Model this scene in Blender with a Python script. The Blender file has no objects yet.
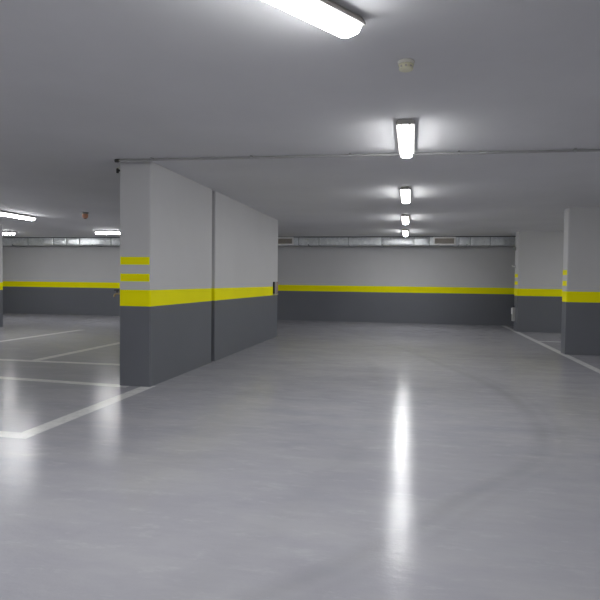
import bpy, bmesh, math, random
from mathutils import Vector, Matrix, noise
random.seed(7)
S = bpy.context.scene
C = S.collection

# ------------------------------------------------------------------ sizes
H = 2.75                      # floor to ceiling
Z0, Z1 = 0.986, 1.187         # yellow band
BARS = ((1.29, 1.385), (1.495, 1.59))
YF = 19.12                    # far wall
XL, XR, YB = -16.0, 8.0, -5.0

# ------------------------------------------------------------------ materials
def new_mat(name):
    m = bpy.data.materials.new(name); m.use_nodes = True
    nt = m.node_tree; b = nt.nodes['Principled BSDF']
    return m, nt, b

def N(nt, t, **kw):
    n = nt.nodes.new(t)
    for k, v in kw.items(): setattr(n, k, v)
    return n

def math_node(nt, op, a, b=None, c=None, clamp=False):
    n = N(nt, 'ShaderNodeMath', operation=op, use_clamp=clamp)
    for i, v in enumerate((a, b, c)):
        if v is None: continue
        if isinstance(v, (int, float)): n.inputs[i].default_value = v
        else: nt.links.new(v, n.inputs[i])
    return n.outputs[0]

def mix_col(nt, fac, a, b):
    n = N(nt, 'ShaderNodeMix', data_type='RGBA')
    for s, v in ((n.inputs[0], fac), (n.inputs[6], a), (n.inputs[7], b)):
        if isinstance(v, (int, float)): s.default_value = v
        elif isinstance(v, tuple): s.default_value = (*v, 1)
        else: nt.links.new(v, s)
    return n.outputs[2]

def noise_fac(nt, vec, scale, detail=4, rough=0.55, dim=(1, 1, 1)):
    mp = N(nt, 'ShaderNodeMapping'); mp.inputs['Scale'].default_value = dim
    nt.links.new(vec, mp.inputs[0])
    n = N(nt, 'ShaderNodeTexNoise'); n.inputs['Scale'].default_value = scale
    n.inputs['Detail'].default_value = detail; n.inputs['Roughness'].default_value = rough
    nt.links.new(mp.outputs[0], n.inputs['Vector'])
    return n.outputs['Fac']

def remap(nt, v, a, b, c, d):
    n = N(nt, 'ShaderNodeMapRange'); nt.links.new(v, n.inputs[0])
    for i, x in enumerate((a, b, c, d)): n.inputs[i + 1].default_value = x
    return n.outputs[0]

def paint(name, col, rough=0.6, var=0.04, bump=0.02, scale=6, spec=0.4):
    m, nt, b = new_mat(name)
    pos = N(nt, 'ShaderNodeNewGeometry').outputs['Position']
    f = noise_fac(nt, pos, scale * 0.12, 5, 0.6)
    lo = tuple(c * (1 - var) for c in col); hi = tuple(min(1, c * (1 + var)) for c in col)
    nt.links.new(mix_col(nt, remap(nt, f, 0.3, 0.7, 0, 1), lo, hi), b.inputs['Base Color'])
    g = noise_fac(nt, pos, scale * 14, 3)
    bp = N(nt, 'ShaderNodeBump'); bp.inputs['Strength'].default_value = bump; bp.inputs['Distance'].default_value = 0.01
    nt.links.new(g, bp.inputs['Height']); nt.links.new(bp.outputs[0], b.inputs['Normal'])
    b.inputs['Roughness'].default_value = rough
    b.inputs['Specular IOR Level'].default_value = spec
    return m

def plain(name, col, rough=0.5, metal=0.0):
    m, nt, b = new_mat(name)
    pos = N(nt, 'ShaderNodeNewGeometry').outputs['Position']
    f = noise_fac(nt, pos, 30, 3)
    lo = tuple(c * 0.93 for c in col); hi = tuple(min(1, c * 1.05) for c in col)
    nt.links.new(mix_col(nt, f, lo, hi), b.inputs['Base Color'])
    b.inputs['Roughness'].default_value = rough; b.inputs['Metallic'].default_value = metal
    return m

M_WALL = paint('wall_paint', (0.58, 0.58, 0.585), 0.55, 0.03)
M_DADO = paint('dado_paint', (0.146, 0.154, 0.174), 0.42, 0.04)
M_YELLOW = paint('yellow_paint', (0.97, 0.91, 0.0), 0.6, 0.04, spec=0.12)
M_CEIL = paint('ceiling_paint', (0.70, 0.70, 0.715), 0.75, 0.05, 0.05, 4, 0.25)
WALLMATS = [M_WALL, M_DADO, M_YELLOW]

def floor_material():
    m, nt, b = new_mat('epoxy_floor')
    pos = N(nt, 'ShaderNodeNewGeometry').outputs['Position']
    sep = N(nt, 'ShaderNodeSeparateXYZ'); nt.links.new(pos, sep.inputs[0])
    X, Y = sep.outputs[0], sep.outputs[1]
    big = noise_fac(nt, pos, 0.35, 5, 0.6)
    mid = noise_fac(nt, pos, 1.6, 6, 0.65, (0.6, 1.4, 1))
    col = mix_col(nt, remap(nt, big, 0.3, 0.7, 0, 1), (0.268, 0.266, 0.296), (0.312, 0.310, 0.340))
    col = mix_col(nt, remap(nt, mid, 0.38, 0.62, 0, 0.8), col, (0.335, 0.333, 0.352))
    # pale scuffs
    sc = noise_fac(nt, pos, 3.4, 9, 0.76, (0.8, 2.0, 1))
    scm = remap(nt, sc, 0.55, 0.70, 0, 0.45)
    col = mix_col(nt, scm, col, (0.42, 0.42, 0.425))
    # painted bay lines
    def box(x0, x1, y0, y1, slope=0.0, xref=0.0, soft=0.012):
        yy = Y
        if slope:
            yy = math_node(nt, 'SUBTRACT', Y, math_node(nt, 'MULTIPLY', math_node(nt, 'SUBTRACT', X, xref), slope))
        dx = math_node(nt, 'SUBTRACT', math_node(nt, 'ABSOLUTE', math_node(nt, 'SUBTRACT', X, (x0 + x1) / 2)), (x1 - x0) / 2)
        dy = math_node(nt, 'SUBTRACT', math_node(nt, 'ABSOLUTE', math_node(nt, 'SUBTRACT', yy, (y0 + y1) / 2)), (y1 - y0) / 2)
        return remap(nt, math_node(nt, 'MAXIMUM', dx, dy), -soft, soft, 1, 0)
    lines = [
        box(-3.25, -3.09, 4.23, 6.70),
        box(-12, -3.40, 6.53, 6.68, -0.085, -3.53),
        box(-12, -3.40, 8.17, 8.32),
        box(-8.40, -8.24, 8.20, 13.60),
        box(-5.98, -5.82, 8.20, 13.60),
        box(-12, -3.09, 4.23, 4.39),
        box(2.76, 2.89, 2.0, 19.1),
        box(2.80, 7.6, 14.10, 14.24),
    ]
    mask = lines[0]
    for l in lines[1:]: mask = math_node(nt, 'MAXIMUM', mask, l)
    wear = remap(nt, noise_fac(nt, pos, 9, 6, 0.7), 0.30, 0.55, 0.55, 1)
    mask = math_node(nt, 'MULTIPLY', mask, wear)
    # tyre marks: two curving tracks X = g(Y)
    def track(pts, w, strength, soft):
        ymin, ymax, xmin, xmax = 2.0, 18.0, -5.0, 3.0
        fc = N(nt, 'ShaderNodeFloatCurve')
        cv = fc.mapping.curves[0]
        P = sorted(((y - ymin) / (ymax - ymin), (x - xmin) / (xmax - xmin)) for x, y in pts)
        cv.points[0].location = P[0]; cv.points[1].location = P[-1]
        for q in P[1:-1]: cv.points.new(*q)
        fc.mapping.update()
        t = remap(nt, Y, ymin, ymax, 0, 1)
        nt.links.new(t, fc.inputs['Value'])
        gx = remap(nt, fc.outputs[0], 0, 1, xmin, xmax)
        d = math_node(nt, 'ABSOLUTE', math_node(nt, 'SUBTRACT', X, gx))
        band = remap(nt, d, w - soft, w + soft, 1, 0)
        return math_node(nt, 'MULTIPLY', band, strength)
    outer = [(-5.0, 17.9), (-3.21, 17.2), (-1.91, 15.6), (-0.22, 11.83), (0.60, 9.27), (1.01, 7.86), (1.17, 6.91), (1.19, 5.94),
             (1.14, 5.37), (0.93, 4.58), (0.60, 4.06), (0.24, 3.53), (0.0, 3.1), (-0.9, 2.0)]
    inner = [(-5.0, 18.0), (-3.29, 17.0), (-1.97, 14.19), (-0.90, 10.48), (-0.47, 8.29), (-0.32, 6.53), (-0.33, 5.57), (-0.44, 4.39), (-1.0, 2.0)]
    tm = math_node(nt, 'MAXIMUM', track(outer, 0.075, 0.28, 0.055), track(inner, 0.09, 0.12, 0.07))
    tm = math_node(nt, 'MAXIMUM', tm, track([(x + 0.16, y) for x, y in outer], 0.05, 0.14, 0.05))
    tm = math_node(nt, 'MULTIPLY', tm, remap(nt, noise_fac(nt, pos, 0.8, 2), 0.3, 0.6, 0.5, 1))
    col = mix_col(nt, tm, col, (0.18, 0.18, 0.19))
    col = mix_col(nt, math_node(nt, 'MULTIPLY', mask, 0.85), col, (0.68, 0.68, 0.665))
    nt.links.new(col, b.inputs['Base Color'])
    r1 = remap(nt, noise_fac(nt, pos, 5, 6, 0.7, (0.8, 1.6, 1)), 0.3, 0.7, 0.12, 0.19)
    r1 = math_node(nt, 'ADD', r1, math_node(nt, 'MULTIPLY', tm, 0.1))
    nt.links.new(r1, b.inputs['Roughness'])
    nt.links.new(remap(nt, noise_fac(nt, pos, 7, 6, 0.7, (0.7, 1.7, 1)), 0.32, 0.68, 0.18, 0.46), b.inputs['Specular IOR Level'])
    b.inputs['IOR'].default_value = 1.20
    # slight waviness of the poured coating plus grain
    w = noise_fac(nt, pos, 9, 5, 0.62, (0.6, 1.5, 1))
    g = noise_fac(nt, pos, 60, 3, 0.6)
    h = math_node(nt, 'ADD', math_node(nt, 'MULTIPLY', w, 1.0), math_node(nt, 'MULTIPLY', g, 0.22))
    bp = N(nt, 'ShaderNodeBump'); bp.inputs['Strength'].default_value = 0.15; bp.inputs['Distance'].default_value = 0.015
    nt.links.new(h, bp.inputs['Height']); nt.links.new(bp.outputs[0], b.inputs['Normal'])
    return m
M_FLOOR = floor_material()

def galvanised():
    m, nt, b = new_mat('galvanised_steel')
    pos = N(nt, 'ShaderNodeNewGeometry').outputs['Position']
    v = N(nt, 'ShaderNodeTexVoronoi'); v.inputs['Scale'].default_value = 14; nt.links.new(pos, v.inputs['Vector'])
    f = N(nt, 'ShaderNodeRGBToBW'); nt.links.new(v.outputs['Color'], f.inputs[0])
    nt.links.new(mix_col(nt, f.outputs[0], (0.72, 0.75, 0.77), (0.90, 0.93, 0.95)), b.inputs['Base Color'])
    nt.links.new(remap(nt, f.outputs[0], 0, 1, 0.30, 0.42), b.inputs['Roughness'])
    b.inputs['Metallic'].default_value = 0.85
    return m
M_GALV = galvanised()
M_FLANGE = plain('flange_steel', (0.42, 0.44, 0.45), 0.45, 0.6)
M_GFRAME = plain('grille_frame_paint', (0.90, 0.90, 0.88), 0.45)
M_LOUVRE = plain('louvre_brown', (0.55, 0.51, 0.47), 0.6)
M_DARK = plain('dark_plastic', (0.03, 0.03, 0.033), 0.5)
M_HOUSING = plain('lamp_housing_grey', (0.40, 0.39, 0.37), 0.5)
M_CLIP = plain('clip_steel', (0.42, 0.42, 0.42), 0.4, 0.5)
M_PIPE = plain('conduit_grey', (0.33, 0.33, 0.33), 0.45)
M_CREAM = plain('cream_plastic', (0.80, 0.78, 0.58), 0.5)
M_CREAM2 = plain('cream_plastic_base', (0.75, 0.74, 0.66), 0.5)
M_ORANGE = plain('orange_plastic', (0.80, 0.42, 0.28), 0.4)
M_PALE = plain('pale_grey_plastic', (0.40, 0.40, 0.39), 0.5)
M_RED = plain('red_brown_panel', (0.36, 0.22, 0.18), 0.5)

LAMP = 15.0
def lamp_mat(name, k):
    m, nt, b = new_mat(name)
    b.inputs['Base Color'].default_value = (0.9, 0.9, 0.9, 1)
    b.inputs['Emission Color'].default_value = (0.99, 0.995, 1.0, 1)
    b.inputs['Emission Strength'].default_value = LAMP * k
    return m
M_LAMP = lamp_mat('lit_diffuser', 1.0)
M_LAMPSIDE = lamp_mat('lit_diffuser_flank', 0.175)   # frosted flanks of the cover

# ------------------------------------------------------------------ helpers
def link(name, bm, mats, parent=None, smooth=False, loc=None):
    bmesh.ops.recalc_face_normals(bm, faces=bm.faces)
    me = bpy.data.meshes.new(name); bm.to_mesh(me); bm.free()
    for m in (mats if isinstance(mats, list) else [mats]): me.materials.append(m)
    if smooth:
        for p in me.polygons: p.use_smooth = True
    o = bpy.data.objects.new(name, me); C.objects.link(o)
    if parent: o.parent = parent
    if loc: o.location = loc
    return o

def thing(name, label, cat, loc=(0, 0, 0), rz=0.0, group=None):
    o = bpy.data.objects.new(name, None); C.objects.link(o)
    o.empty_display_size = 0.2
    o.location = loc; o.rotation_euler = (0, 0, rz)
    o['label'] = label; o['category'] = cat; o['kind'] = 'thing'
    if group: o['group'] = group
    return o

def dup(root, loc, rz, label):
    r = root.copy(); C.objects.link(r); r.location = loc; r.rotation_euler = (0, 0, rz); r['label'] = label
    for ch in list(root.children):
        c = ch.copy(); C.objects.link(c); c.parent = r
        for g in list(ch.children):
            d = g.copy(); C.objects.link(d); d.parent = c
    return r

def add_box(bm, x0, x1, y0, y1, z0, z1, bev=0.0):
    g = bmesh.ops.create_cube(bm, size=1)
    for v in g['verts']:
        v.co = Vector((x0 + (v.co.x + .5) * (x1 - x0), y0 + (v.co.y + .5) * (y1 - y0), z0 + (v.co.z + .5) * (z1 - z0)))
    if bev:
        es = list({e for v in g['verts'] for e in v.link_edges})
        bmesh.ops.bevel(bm, geom=es, offset=bev, segments=2, affect='EDGES', profile=0.6)

def box_bm(*a, **k):
    bm = bmesh.new(); add_box(bm, *a, **k); return bm

def add_lathe(bm, prof, n=32, cx=0, cy=0):
    rings = []
    for r, z in prof:
        rings.append([bm.verts.new((cx + r * math.cos(2 * math.pi * i / n), cy + r * math.sin(2 * math.pi * i / n), z)) for i in range(n)])
    for a, b in zip(rings, rings[1:]):
        for i in range(n):
            bm.faces.new((a[i], a[(i + 1) % n], b[(i + 1) % n], b[i]))
    bm.faces.new(rings[0]); bm.faces.new(rings[-1])

def add_tube(bm, pts, r, n=12):
    rings = []
    for i, p in enumerate(pts):
        p = Vector(p)
        a = Vector(pts[max(i - 1, 0)]); c = Vector(pts[min(i + 1, len(pts) - 1)])
        t = (c - a).normalized()
        u = t.cross(Vector((0, 0, 1)))
        if u.length < 1e-4: u = t.cross(Vector((0, 1, 0)))
        u.normalize(); w = t.cross(u)
        rings.append([bm.verts.new(p + r * (math.cos(2 * math.pi * k / n) * u + math.sin(2 * math.pi * k / n) * w)) for k in range(n)])
    for a, b in zip(rings, rings[1:]):
        for k in range(n):
            bm.faces.new((a[k], a[(k + 1) % n], b[(k + 1) % n], b[k]))
    bm.faces.new(rings[0]); bm.faces.new(rings[-1])

def loft(bm, sections):
    rs = [[bm.verts.new(p) for p in s] for s in sections]
    n = len(rs[0])
    for a, b in zip(rs, rs[1:]):
        for k in range(n): bm.faces.new((a[k], a[(k + 1) % n], b[(k + 1) % n], b[k]))
    bm.faces.new(rs[0]); bm.faces.new(rs[-1])

# ------------------------------------------------------------------ setting
def struct(o):
    o['kind'] = 'structure'; return o

struct(link('floor', box_bm(XL, XR, YB, YF, -0.25, 0.0), M_FLOOR))
struct(link('ceiling', box_bm(XL, XR, YB, YF, H, H + 0.1), M_CEIL))

def painted_wall(name, poly, bar_edges=(), chamfer=0.0, base=0.0):
    """walls with grey dado, yellow band and pale upper paint; poly is a CCW outline"""
    P = [Vector((x, y)) for x, y in poly]
    if chamfer:
        Q = []; edge_of = []
        n = len(P)
        for i in range(n):
            a, b, c = P[i - 1], P[i], P[(i + 1) % n]
            Q.append(b + (a - b).normalized() * chamfer); edge_of.append(-1)
            Q.append(b + (c - b).normalized() * chamfer); edge_of.append(i)
        P = Q
    else:
        edge_of = list(range(len(P)))
    bm = bmesh.new(); n = len(P)
    std = [(0, Z0, 1), (Z0, Z1, 2), (Z1, H, 0)]
    bar = [(0, Z0, 1), (Z0, Z1, 2), (Z1, BARS[0][0], 0), (*BARS[0], 2), (BARS[0][1], BARS[1][0], 0), (*BARS[1], 2), (BARS[1][1], H, 0)]
    bars = set(bar_edges)
    for i in range(n):
        p, q = P[i], P[(i + 1) % n]
        e = edge_of[i]
        near = e in bars
        for z0, z1, mi in (bar if near else std):
            f = bm.faces.new([bm.verts.new((p.x, p.y, z0)), bm.verts.new((q.x, q.y, z0)), bm.verts.new((q.x, q.y, z1)), bm.verts.new((p.x, p.y, z1))])
            f.material_index = mi
    for z in (0, H):
        f = bm.faces.new([bm.verts.new((p.x, p.y, z)) for p in P]); f.material_index = 1 if z == 0 else 0
    bmesh.ops.remove_doubles(bm, verts=bm.verts, dist=1e-5)
    return struct(link(name, bm, WALLMATS))

def rect(x0, x1, y0, y1): return [(x0, y0), (x1, y0), (x1, y1), (x0, y1)]   # edge 0 faces -Y, 1 +X, 2 +Y, 3 -X
painted_wall('wall_far', rect(XL, XR, YF, YF + 0.2))
painted_wall('wall_left', rect(XL - 0.2, XL, YB, YF))
painted_wall('wall_right', rect(XR, XR + 0.2, YB, YF))
painted_wall('wall_rear', rect(XL, XR, YB - 0.2, YB))
AX, T = -3.133, 0.410
painted_wall('wall_center_front', rect(AX - T, AX, 6.628, 8.845), (0,), 0.012)
painted_wall('wall_center_joint', rect(AX - T + 0.17, AX - 0.17, 8.845, 8.995))
painted_wall('wall_center_back', rect(AX - T, AX, 8.995, 13.459), (), 0.012)
painted_wall('wall_bay_front', rect(2.843, XR, 11.662, 12.0), (3,), 0.012)
painted_wall('wall_bay_back', rect(2.843, XR, 16.83, 17.35), (3,), 0.012)
painted_wall('wall_pillar_left', rect(-11.25, -10.766, 13.35, 13.826), (0,), 0.012)

# ------------------------------------------------------------------ strip lights
LG = 'strip lights on the garage ceiling'
def make_light(name, label, loc, rz):
    t = thing(name, label, 'ceiling light', loc, rz, LG)
    L = 0.60
    def hs(y, w0, w1, z0, z1):   # housing cross-section
        return [(-w0, y, z0), (w0, y, z0), (w1, y, z1 + .014), (w1, y, z1), (-w1, y, z1), (-w1, y, z1 + .014)]
    bm = bmesh.new()
    loft(bm, [hs(-L, .054, .074, 0, -.046), hs(-L + .012, .058, .080, 0, -.046), hs(L - .012, .058, .080, 0, -.046), hs(L, .054, .074, 0, -.046)])
    link('housing', bm, M_HOUSING, t)
    def ds(y, w, zb):
        top = -.044
        pts = [(-w, y, top), (w, y, top)]
        for k in range(7):
            a = k / 6 * math.pi
            cx = math.cos(a)
            pts.append((w * (0.93 * (abs(cx) ** 0.55) * (1 if cx >= 0 else -1)), y, top - .012 + (zb - top + .012) * (math.sin(a) ** 0.6)))
        return pts
    bm = bmesh.new()
    loft(bm, [ds(-L + .012, .058, -.062), ds(-L + .03, .065, -.094), ds(-L + .06, .068, -.102), ds(L - .06, .068, -.102), ds(L - .03, .065, -.094), ds(L - .012, .058, -.062)])
    bm.normal_update()
    for f in bm.faces:
        zs = [v.co.z for v in f.verts]
        if sum(zs) / len(zs) > -.085: f.material_index = 1
    link('diffuser', bm, [M_LAMP, M_LAMPSIDE], t)
    for sy in (-1, 1):
        for sx in (-1, 1):
            a, b = sorted((sy * (L - .004), sy * (L - .022)))
            link('end_clip', box_bm(sx * .036 - .008, sx * .036 + .008, a, b, -.066, -.046, bev=.002), M_CLIP, t)
    return t

l0 = make_light('ceiling_light', 'white strip light under the ceiling, passing beneath the grey conduit line', (-0.085, 5.83, H), 0)
dup(l0, (-0.13, 9.48, H), 0, 'strip light over the lane, next one beyond the light at the conduit')
dup(l0, (-0.175, 13.10, H), 0, 'third strip light of the lane row, with one more light between it and the duct')
dup(l0, (-0.215, 16.6, H), 0, 'smallest strip light at the end of the lane row, just before the silver duct')
ang = math.atan2(0.835, 0.55) - math.pi / 2
dr = Vector((0.55, 0.835)).normalized()   # direction of the diagonal light
dup(l0, (-0.335 - dr.x * .60, 3.24 - dr.y * .60, H), ang, 'large strip light set diagonally on the ceiling, cut off by the photo top')
dup(l0, (-8.70, 11.62, H), 0, 'strip light over the parking bays running lengthwise towards the far wall')
dup(l0, (-12.69, 16.05, H), math.pi / 2, 'short visible end of a crosswise strip light next to the pillar at the photo edge')
# unseen lamps added behind the camera and in the side bays for overall brightness
dup(l0, (-0.6, -1.4, H), math.pi / 2, 'fill strip light added behind the camera over the driving lane')
dup(l0, (-3.4, -1.4, H), math.pi / 2, 'fill strip light added behind the camera over the side lane')
dup(l0, (-3.5, 2.0, H), math.pi / 2, 'fill strip light added out of view over the side lane, left of the camera')
dup(l0, (4.4, 0.2, H), 0, 'fill strip light added out of view over the bays right of the camera')
dup(l0, (5.6, 14.2, H), 0, 'strip light inside the bay between the two right-hand bay walls')  # unseen lamp inferred from the bright bay wall
dup(l0, (5.6, 7.6, H), 0, 'fill strip light added out of view in front of the nearer bay wall')
dup(l0, (-12.70, 7.55, H), 0, 'fill strip light added out of view, far out over the side lane')
dup(l0, (-8.70, 7.55, H), 0, 'fill strip light added out of view over the bay line left of the block wall')
dup(l0, (-12.70, 11.48, H), 0, 'fill strip light added out of view beyond the pillar at the left edge')
dup(l0, (-8.70, 3.6, H), 0, 'fill strip light added beyond the left edge of view over the side lane')
dup(l0, (-8.75, 16.05, H), math.pi / 2, 'crosswise strip light in front of the duct, ending behind the block wall edge')  # lamp in view, not one of the added fill lights

# ------------------------------------------------------------------ conduit on the ceiling
cz = H - 0.022
def cpt(x): return 6.45 + 0.034 * (x + 3.48) + 0.0
t = thing('conduit', 'thin grey conduit pipe clipped across the ceiling from the block wall to the right', 'conduit pipe', (0, 0, 0))
pts = [(-3.525, cpt(-3.5) + 0.10, cz), (-3.52, cpt(-3.5) + 0.04, cz), (-3.50, cpt(-3.5) + 0.012, cz), (-3.45, cpt(-3.5), cz)]
x = -3.4
while x < XR - 0.02:
    pts.append((x, cpt(x), cz)); x += 0.6
bm = bmesh.new(); add_tube(bm, pts, 0.013); link('tube', bm, M_PIPE, t, smooth=True)
for x in (-3.04, -1.84, -0.71, 0.47, 1.66, 2.85, 4.05, 5.25, 6.45, 7.6):
    y = cpt(x)
    bm = bmesh.new()
    add_box(bm, x - .011, x + .011, y - .034, y + .034, H - .006, H)
    add_tube(bm, [(x - .011, y, cz), (x + .011, y, cz)], .0165)
    link('saddle_clip', bm, M_CLIP, t)
for x in (0.72,):
    bm = bmesh.new(); add_tube(bm, [(x - .035, cpt(x - .035), cz), (x + .035, cpt(x + .035), cz)], .017, 16)
    link('coupling', bm, M_PALE, t)
bm = bmesh.new(); add_tube(bm, [(-3.51, cpt(-3.5) + .015, cz), (-3.45, cpt(-3.5), cz)], .019, 16); link('elbow_collar', bm, M_DARK, t)

# small dark cable gland stub on the side of the block
t = thing('wall_mounted_cable_gland', 'small black cable gland on the block wall just under the conduit end', 'cable gland', (AX - T, 6.68, 2.655))
bm = bmesh.new(); add_tube(bm, [(0, 0, 0), (-.03, 0, 0), (-.05, 0, 0)], .014); link('neck', bm, M_DARK, t)
bm = bmesh.new(); add_lathe(bm, [(.010, -.032), (.016, -.027), (.016, .020), (.010, .028)], 16, -.056, 0); link('body', bm, M_DARK, t)

# tap-like fitting at band height on the same side
t = thing('wall_mounted_tap', 'small dark tap-like fitting sticking out of the block wall below the far yellow band', 'tap', (AX - T, 6.70, 1.135))
bm = bmesh.new(); add_tube(bm, [(0, 0, 0), (-.075, 0, 0), (-.10, 0, -.012), (-.11, 0, -.04)], .012); link('spout', bm, plain('brass_tap', (.50, .40, .25), .4, .7), t)
bm = bmesh.new(); add_tube(bm, [(-.07, 0, .008), (-.07, 0, .04)], .008); add_box(bm, -.105, -.04, -.012, .012, .036, .052, bev=.004); link('lever_handle', bm, M_DARK, t)
bm = bmesh.new(); add_tube(bm, [(0, 0, 0), (-.012, 0, 0)], .026, 20); link('wall_flange', bm, M_DARK, t)

# ------------------------------------------------------------------ detectors
t = thing('smoke_detector', 'cream round smoke detector on the ceiling between the diagonal and the lane strip light', 'smoke detector', (-0.065, 3.88, H))
bm = bmesh.new(); add_lathe(bm, [(.050, 0), (.052, -.004), (.050, -.016), (.046, -.018)]); link('base', bm, M_CREAM2, t, True)
bm = bmesh.new(); add_lathe(bm, [(.041, -.018), (.046, -.022), (.046, -.028), (.040, -.030), (.040, -.042), (.044, -.044), (.042, -.050), (.028, -.056), (.010, -.058)]); link('sensor_head', bm, M_CREAM, t)
for k in range(8):
    a = k * math.pi / 4
    bm = bmesh.new(); add_box(bm, -.006, .006, .0385, .0425, -.041, -.031)
    bmesh.ops.rotate(bm, verts=bm.verts, cent=(0, 0, 0), matrix=Matrix.Rotation(a, 3, 'Z'))
    link('vent', bm, M_LOUVRE, t)
t.location.z = H
for ch_ in t.children: ch_.scale = (1.06, 1.06, 1.08)
t = thing('alarm_beacon', 'small orange alarm beacon on the ceiling above the parking bays', 'alarm beacon', (-6.98, 11.55, H))
bm = bmesh.new(); add_lathe(bm, [(.070, 0), (.070, -.03), (.062, -.036)]); link('base', bm, M_PALE, t, True)
bm = bmesh.new(); add_lathe(bm, [(.060, -.036), (.062, -.09), (.052, -.120), (.022, -.135)]); link('lens', bm, M_ORANGE, t, True)
bm = bmesh.new(); add_lathe(bm, [(.030, -.120), (.034, -.130), (.030, -.140), (.020, -.143)]); link('guard_ring', bm, M_RED, t, True)

# ------------------------------------------------------------------ duct
DX0, DX1, DYF, DYB, DZ0, DZ1 = XL + 0.05, XR - 0.05, 18.50, 19.02, 2.480, 2.725
t = thing('ventilation_duct', 'galvanised steel ventilation duct hung under the ceiling along the far wall', 'duct', (0, 0, 0))
cuts = [DX0, -14.6, -13.39, -12.40, -11.89, -11.40, -10.2, -9.0, -7.8, -6.6, -5.4, -4.45, -3.62, -2.96, -2.02, -0.97, 0.03, 0.50, 1.38, 1.72, 2.3, 3.4, 4.6, 5.8, 7.0, DX1]
def wob(x, z, k): return 0.015 * noise.noise(Vector((x * 3.1 + k * 9.7, z * 2.0, k * 3.3))) + 0.003 * noise.noise(Vector((x * 11, z * 5, k)))
for k, (a, b) in enumerate(zip(cuts, cuts[1:])):
    bm = bmesh.new()
    nx = max(8, int((b - a) * 22)); nz = 6
    secs = []
    for i in range(nx + 1):
        x = a + 0.004 + (b - a - 0.008) * i / nx
        e = math.sin(math.pi * i / nx) ** 0.4 if 0 < i < nx else 0
        s = []
        for j in range(nz + 1):
            z = DZ0 + (DZ1 - DZ0) * j / nz
            e2 = math.sin(math.pi * j / nz) ** 0.5 if 0 < j < nz else 0
            s.append((x, DYF - e * e2 * (0.012 + wob(x, z, k)), z))
        s.append((x, DYB, DZ1))
        s.append((x, DYB, DZ0))
        secs.append(s)
    loft(bm, secs)
    link('duct_section', bm, M_GALV, t, False)
for x in cuts[1:-1]:
    bm = bmesh.new(); w = .009
    add_box(bm, x - w, x + w, DYF - .020, DYB, DZ0 - .008, DZ1 + .006)
    link('flange', bm, M_FLANGE, t)
for x0, x1 in ((-4.44, -3.79), (0.61, 1.28)):
    g = bpy.data.objects.new('grille', None); C.objects.link(g); g.parent = t
    yf = DYF - 0.05; fr = .045
    z0, z1 = DZ0 - .004, DZ1 + .006
    bm = bmesh.new()
    add_box(bm, x0, x1, yf, DYF + .01, z0, z0 + fr); add_box(bm, x0, x1, yf, DYF + .01, z1 - fr, z1)
    add_box(bm, x0, x0 + fr, yf, DYF + .01, z0 + fr, z1 - fr); add_box(bm, x1 - fr, x1, yf, DYF + .01, z0 + fr, z1 - fr)
    link('frame', bm, M_GFRAME, g)
    link('backing', box_bm(x0 + fr, x1 - fr, DYF - .012, DYF + .008, z0 + fr, z1 - fr), M_LOUVRE, g)
    n = 7
    bm = bmesh.new()
    for q in range(n):
        zc = z0 + fr + (q + .5) * (z1 - z0 - 2 * fr) / n
        v = [bm.verts.new(p) for p in ((x0 + fr, yf + .008, zc - .010), (x1 - fr, yf + .008, zc - .010), (x1 - fr, yf + .036, zc + .012), (x0 + fr, yf + .036, zc + .012))]
        u = [bm.verts.new(vv.co + Vector((0, .001, -.004))) for vv in v]
        bm.faces.new(v); bm.faces.new(u[::-1])
        for a in range(4): bm.faces.new((v[a], v[(a + 1) % 4], u[(a + 1) % 4], u[a]))
    link('louvres', bm, M_LOUVRE, g)
for x in (-14.0, -10.9, -8.4, -6.0, -3.3, -0.95, 1.62, 4.0, 6.4):
    bm = bmesh.new()
    add_box(bm, x - .02, x + .02, DYF - .03, YF, DZ0 - .03, DZ0 - .012)
    add_box(bm, x - .02, x + .02, DYF - .034, DYF - .026, DZ0 - .03, DZ0 + .03)
    link('support_bracket', bm, M_FLANGE, t)
link('gap_shade_strip', box_bm(DX0, DX1, DYF + .012, DYF + .10, DZ1 - .002, H), M_DARK, t)  # dark strip standing in for the shade in the gap above the duct

# ------------------------------------------------------------------ small boxes on the walls
t = thing('switch_box', 'small dark switch box on the end of the block wall at yellow band height', 'switch box', (AX, 12.98, 1.01))
link('casing', box_bm(0, .035, 0, .36, 0, .285, bev=.006), M_DARK, t)
link('cover', box_bm(.033, .042, .20, .345, .03, .275, bev=.003), M_RED, t)
link('rim', box_bm(.030, .042, .07, .19, .0, .285, bev=.003), M_PALE, t)
link('sill_plate', box_bm(0, .046, -.004, .364, -.012, .012, bev=.003), M_PALE, t)

t = thing('socket_box', 'pale grey socket box low on the end of the bay wall near the far wall', 'socket box', (2.843, 17.10, 0.27))
link('casing', box_bm(-.075, 0, 0, .17, 0, .38, bev=.008), M_PALE, t)
link('lid', box_bm(-.088, -.073, .015, .155, .19, .365, bev=.004), M_GFRAME, t)
bm = bmesh.new(); add_tube(bm, [(-.02, .12, .38), (-.02, .12, .43)], .012); link('cable_entry', bm, M_DARK, t)

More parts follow.
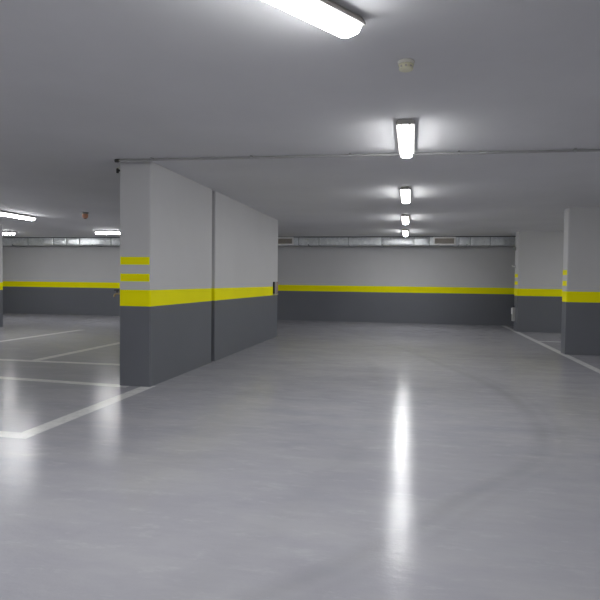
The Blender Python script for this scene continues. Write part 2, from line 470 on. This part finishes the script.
t = thing('motion_detector', 'small pale sensor high on the end of the bay wall just under the duct', 'sensor', (2.843, 17.22, 2.30))
link('body', box_bm(-.05, 0, -.05, .05, -.05, .05, bev=.01), M_PALE, t)
bm = bmesh.new(); add_tube(bm, [(-.045, 0, .0), (-.075, .0, -.02)], .022); link('lens', bm, plain('sensor_lens', (.28, .36, .34), .3), t)
t = thing('wall_mounted_hook', 'tiny pale fitting projecting from the bay wall midway between duct and yellow band', 'hook', (2.843, 17.26, 1.80))
bm = bmesh.new(); add_tube(bm, [(0, 0, 0), (-.06, 0, 0), (-.085, 0, .012), (-.09, 0, .035)], .014); link('arm', bm, M_GFRAME, t)
link('back_plate', box_bm(-.010, 0, -.03, .03, -.04, .04, bev=.003), M_PALE, t)

# ------------------------------------------------------------------ world and camera
w = bpy.data.worlds.new('world'); S.world = w; w.use_nodes = True
w.node_tree.nodes['Background'].inputs[0].default_value = (0.5, 0.5, 0.52, 1)
w.node_tree.nodes['Background'].inputs[1].default_value = 0.0

FPX, YAW, PITCH, ROLL, HC = 582.4797, 0.19001, 0.0325, 0.0122, 1.3191
c, s = math.cos(YAW), math.sin(YAW)
R0 = Vector((c, s, 0)); F0 = Vector((-s, c, 0)); UZ = Vector((0, 0, 1))
cp, sp = math.cos(PITCH), math.sin(PITCH)
F = cp * F0 - sp * UZ; U0 = sp * F0 + cp * UZ
cr, sr = math.cos(ROLL), math.sin(ROLL)
R = cr * R0 + sr * U0; U = -sr * R0 + cr * U0
cam = bpy.data.cameras.new('camera'); co = bpy.data.objects.new('camera', cam); C.objects.link(co)
m = Matrix((R, U, -F)).transposed().to_4x4(); m.translation = Vector((0, 0, HC))
co.matrix_world = m
cam.sensor_width = 36; cam.sensor_fit = 'HORIZONTAL'; cam.lens = 36 * FPX / 600; cam.clip_start = 0.05
S.camera = co

S.view_settings.view_transform = 'Standard'; S.view_settings.look = 'None'
S.view_settings.gamma = 1; S.view_settings.use_curve_mapping = False
S.view_settings.exposure = 2.62
S.cycles.max_bounces = 12; S.cycles.diffuse_bounces = 8; S.cycles.glossy_bounces = 6
S.cycles.use_denoising = True
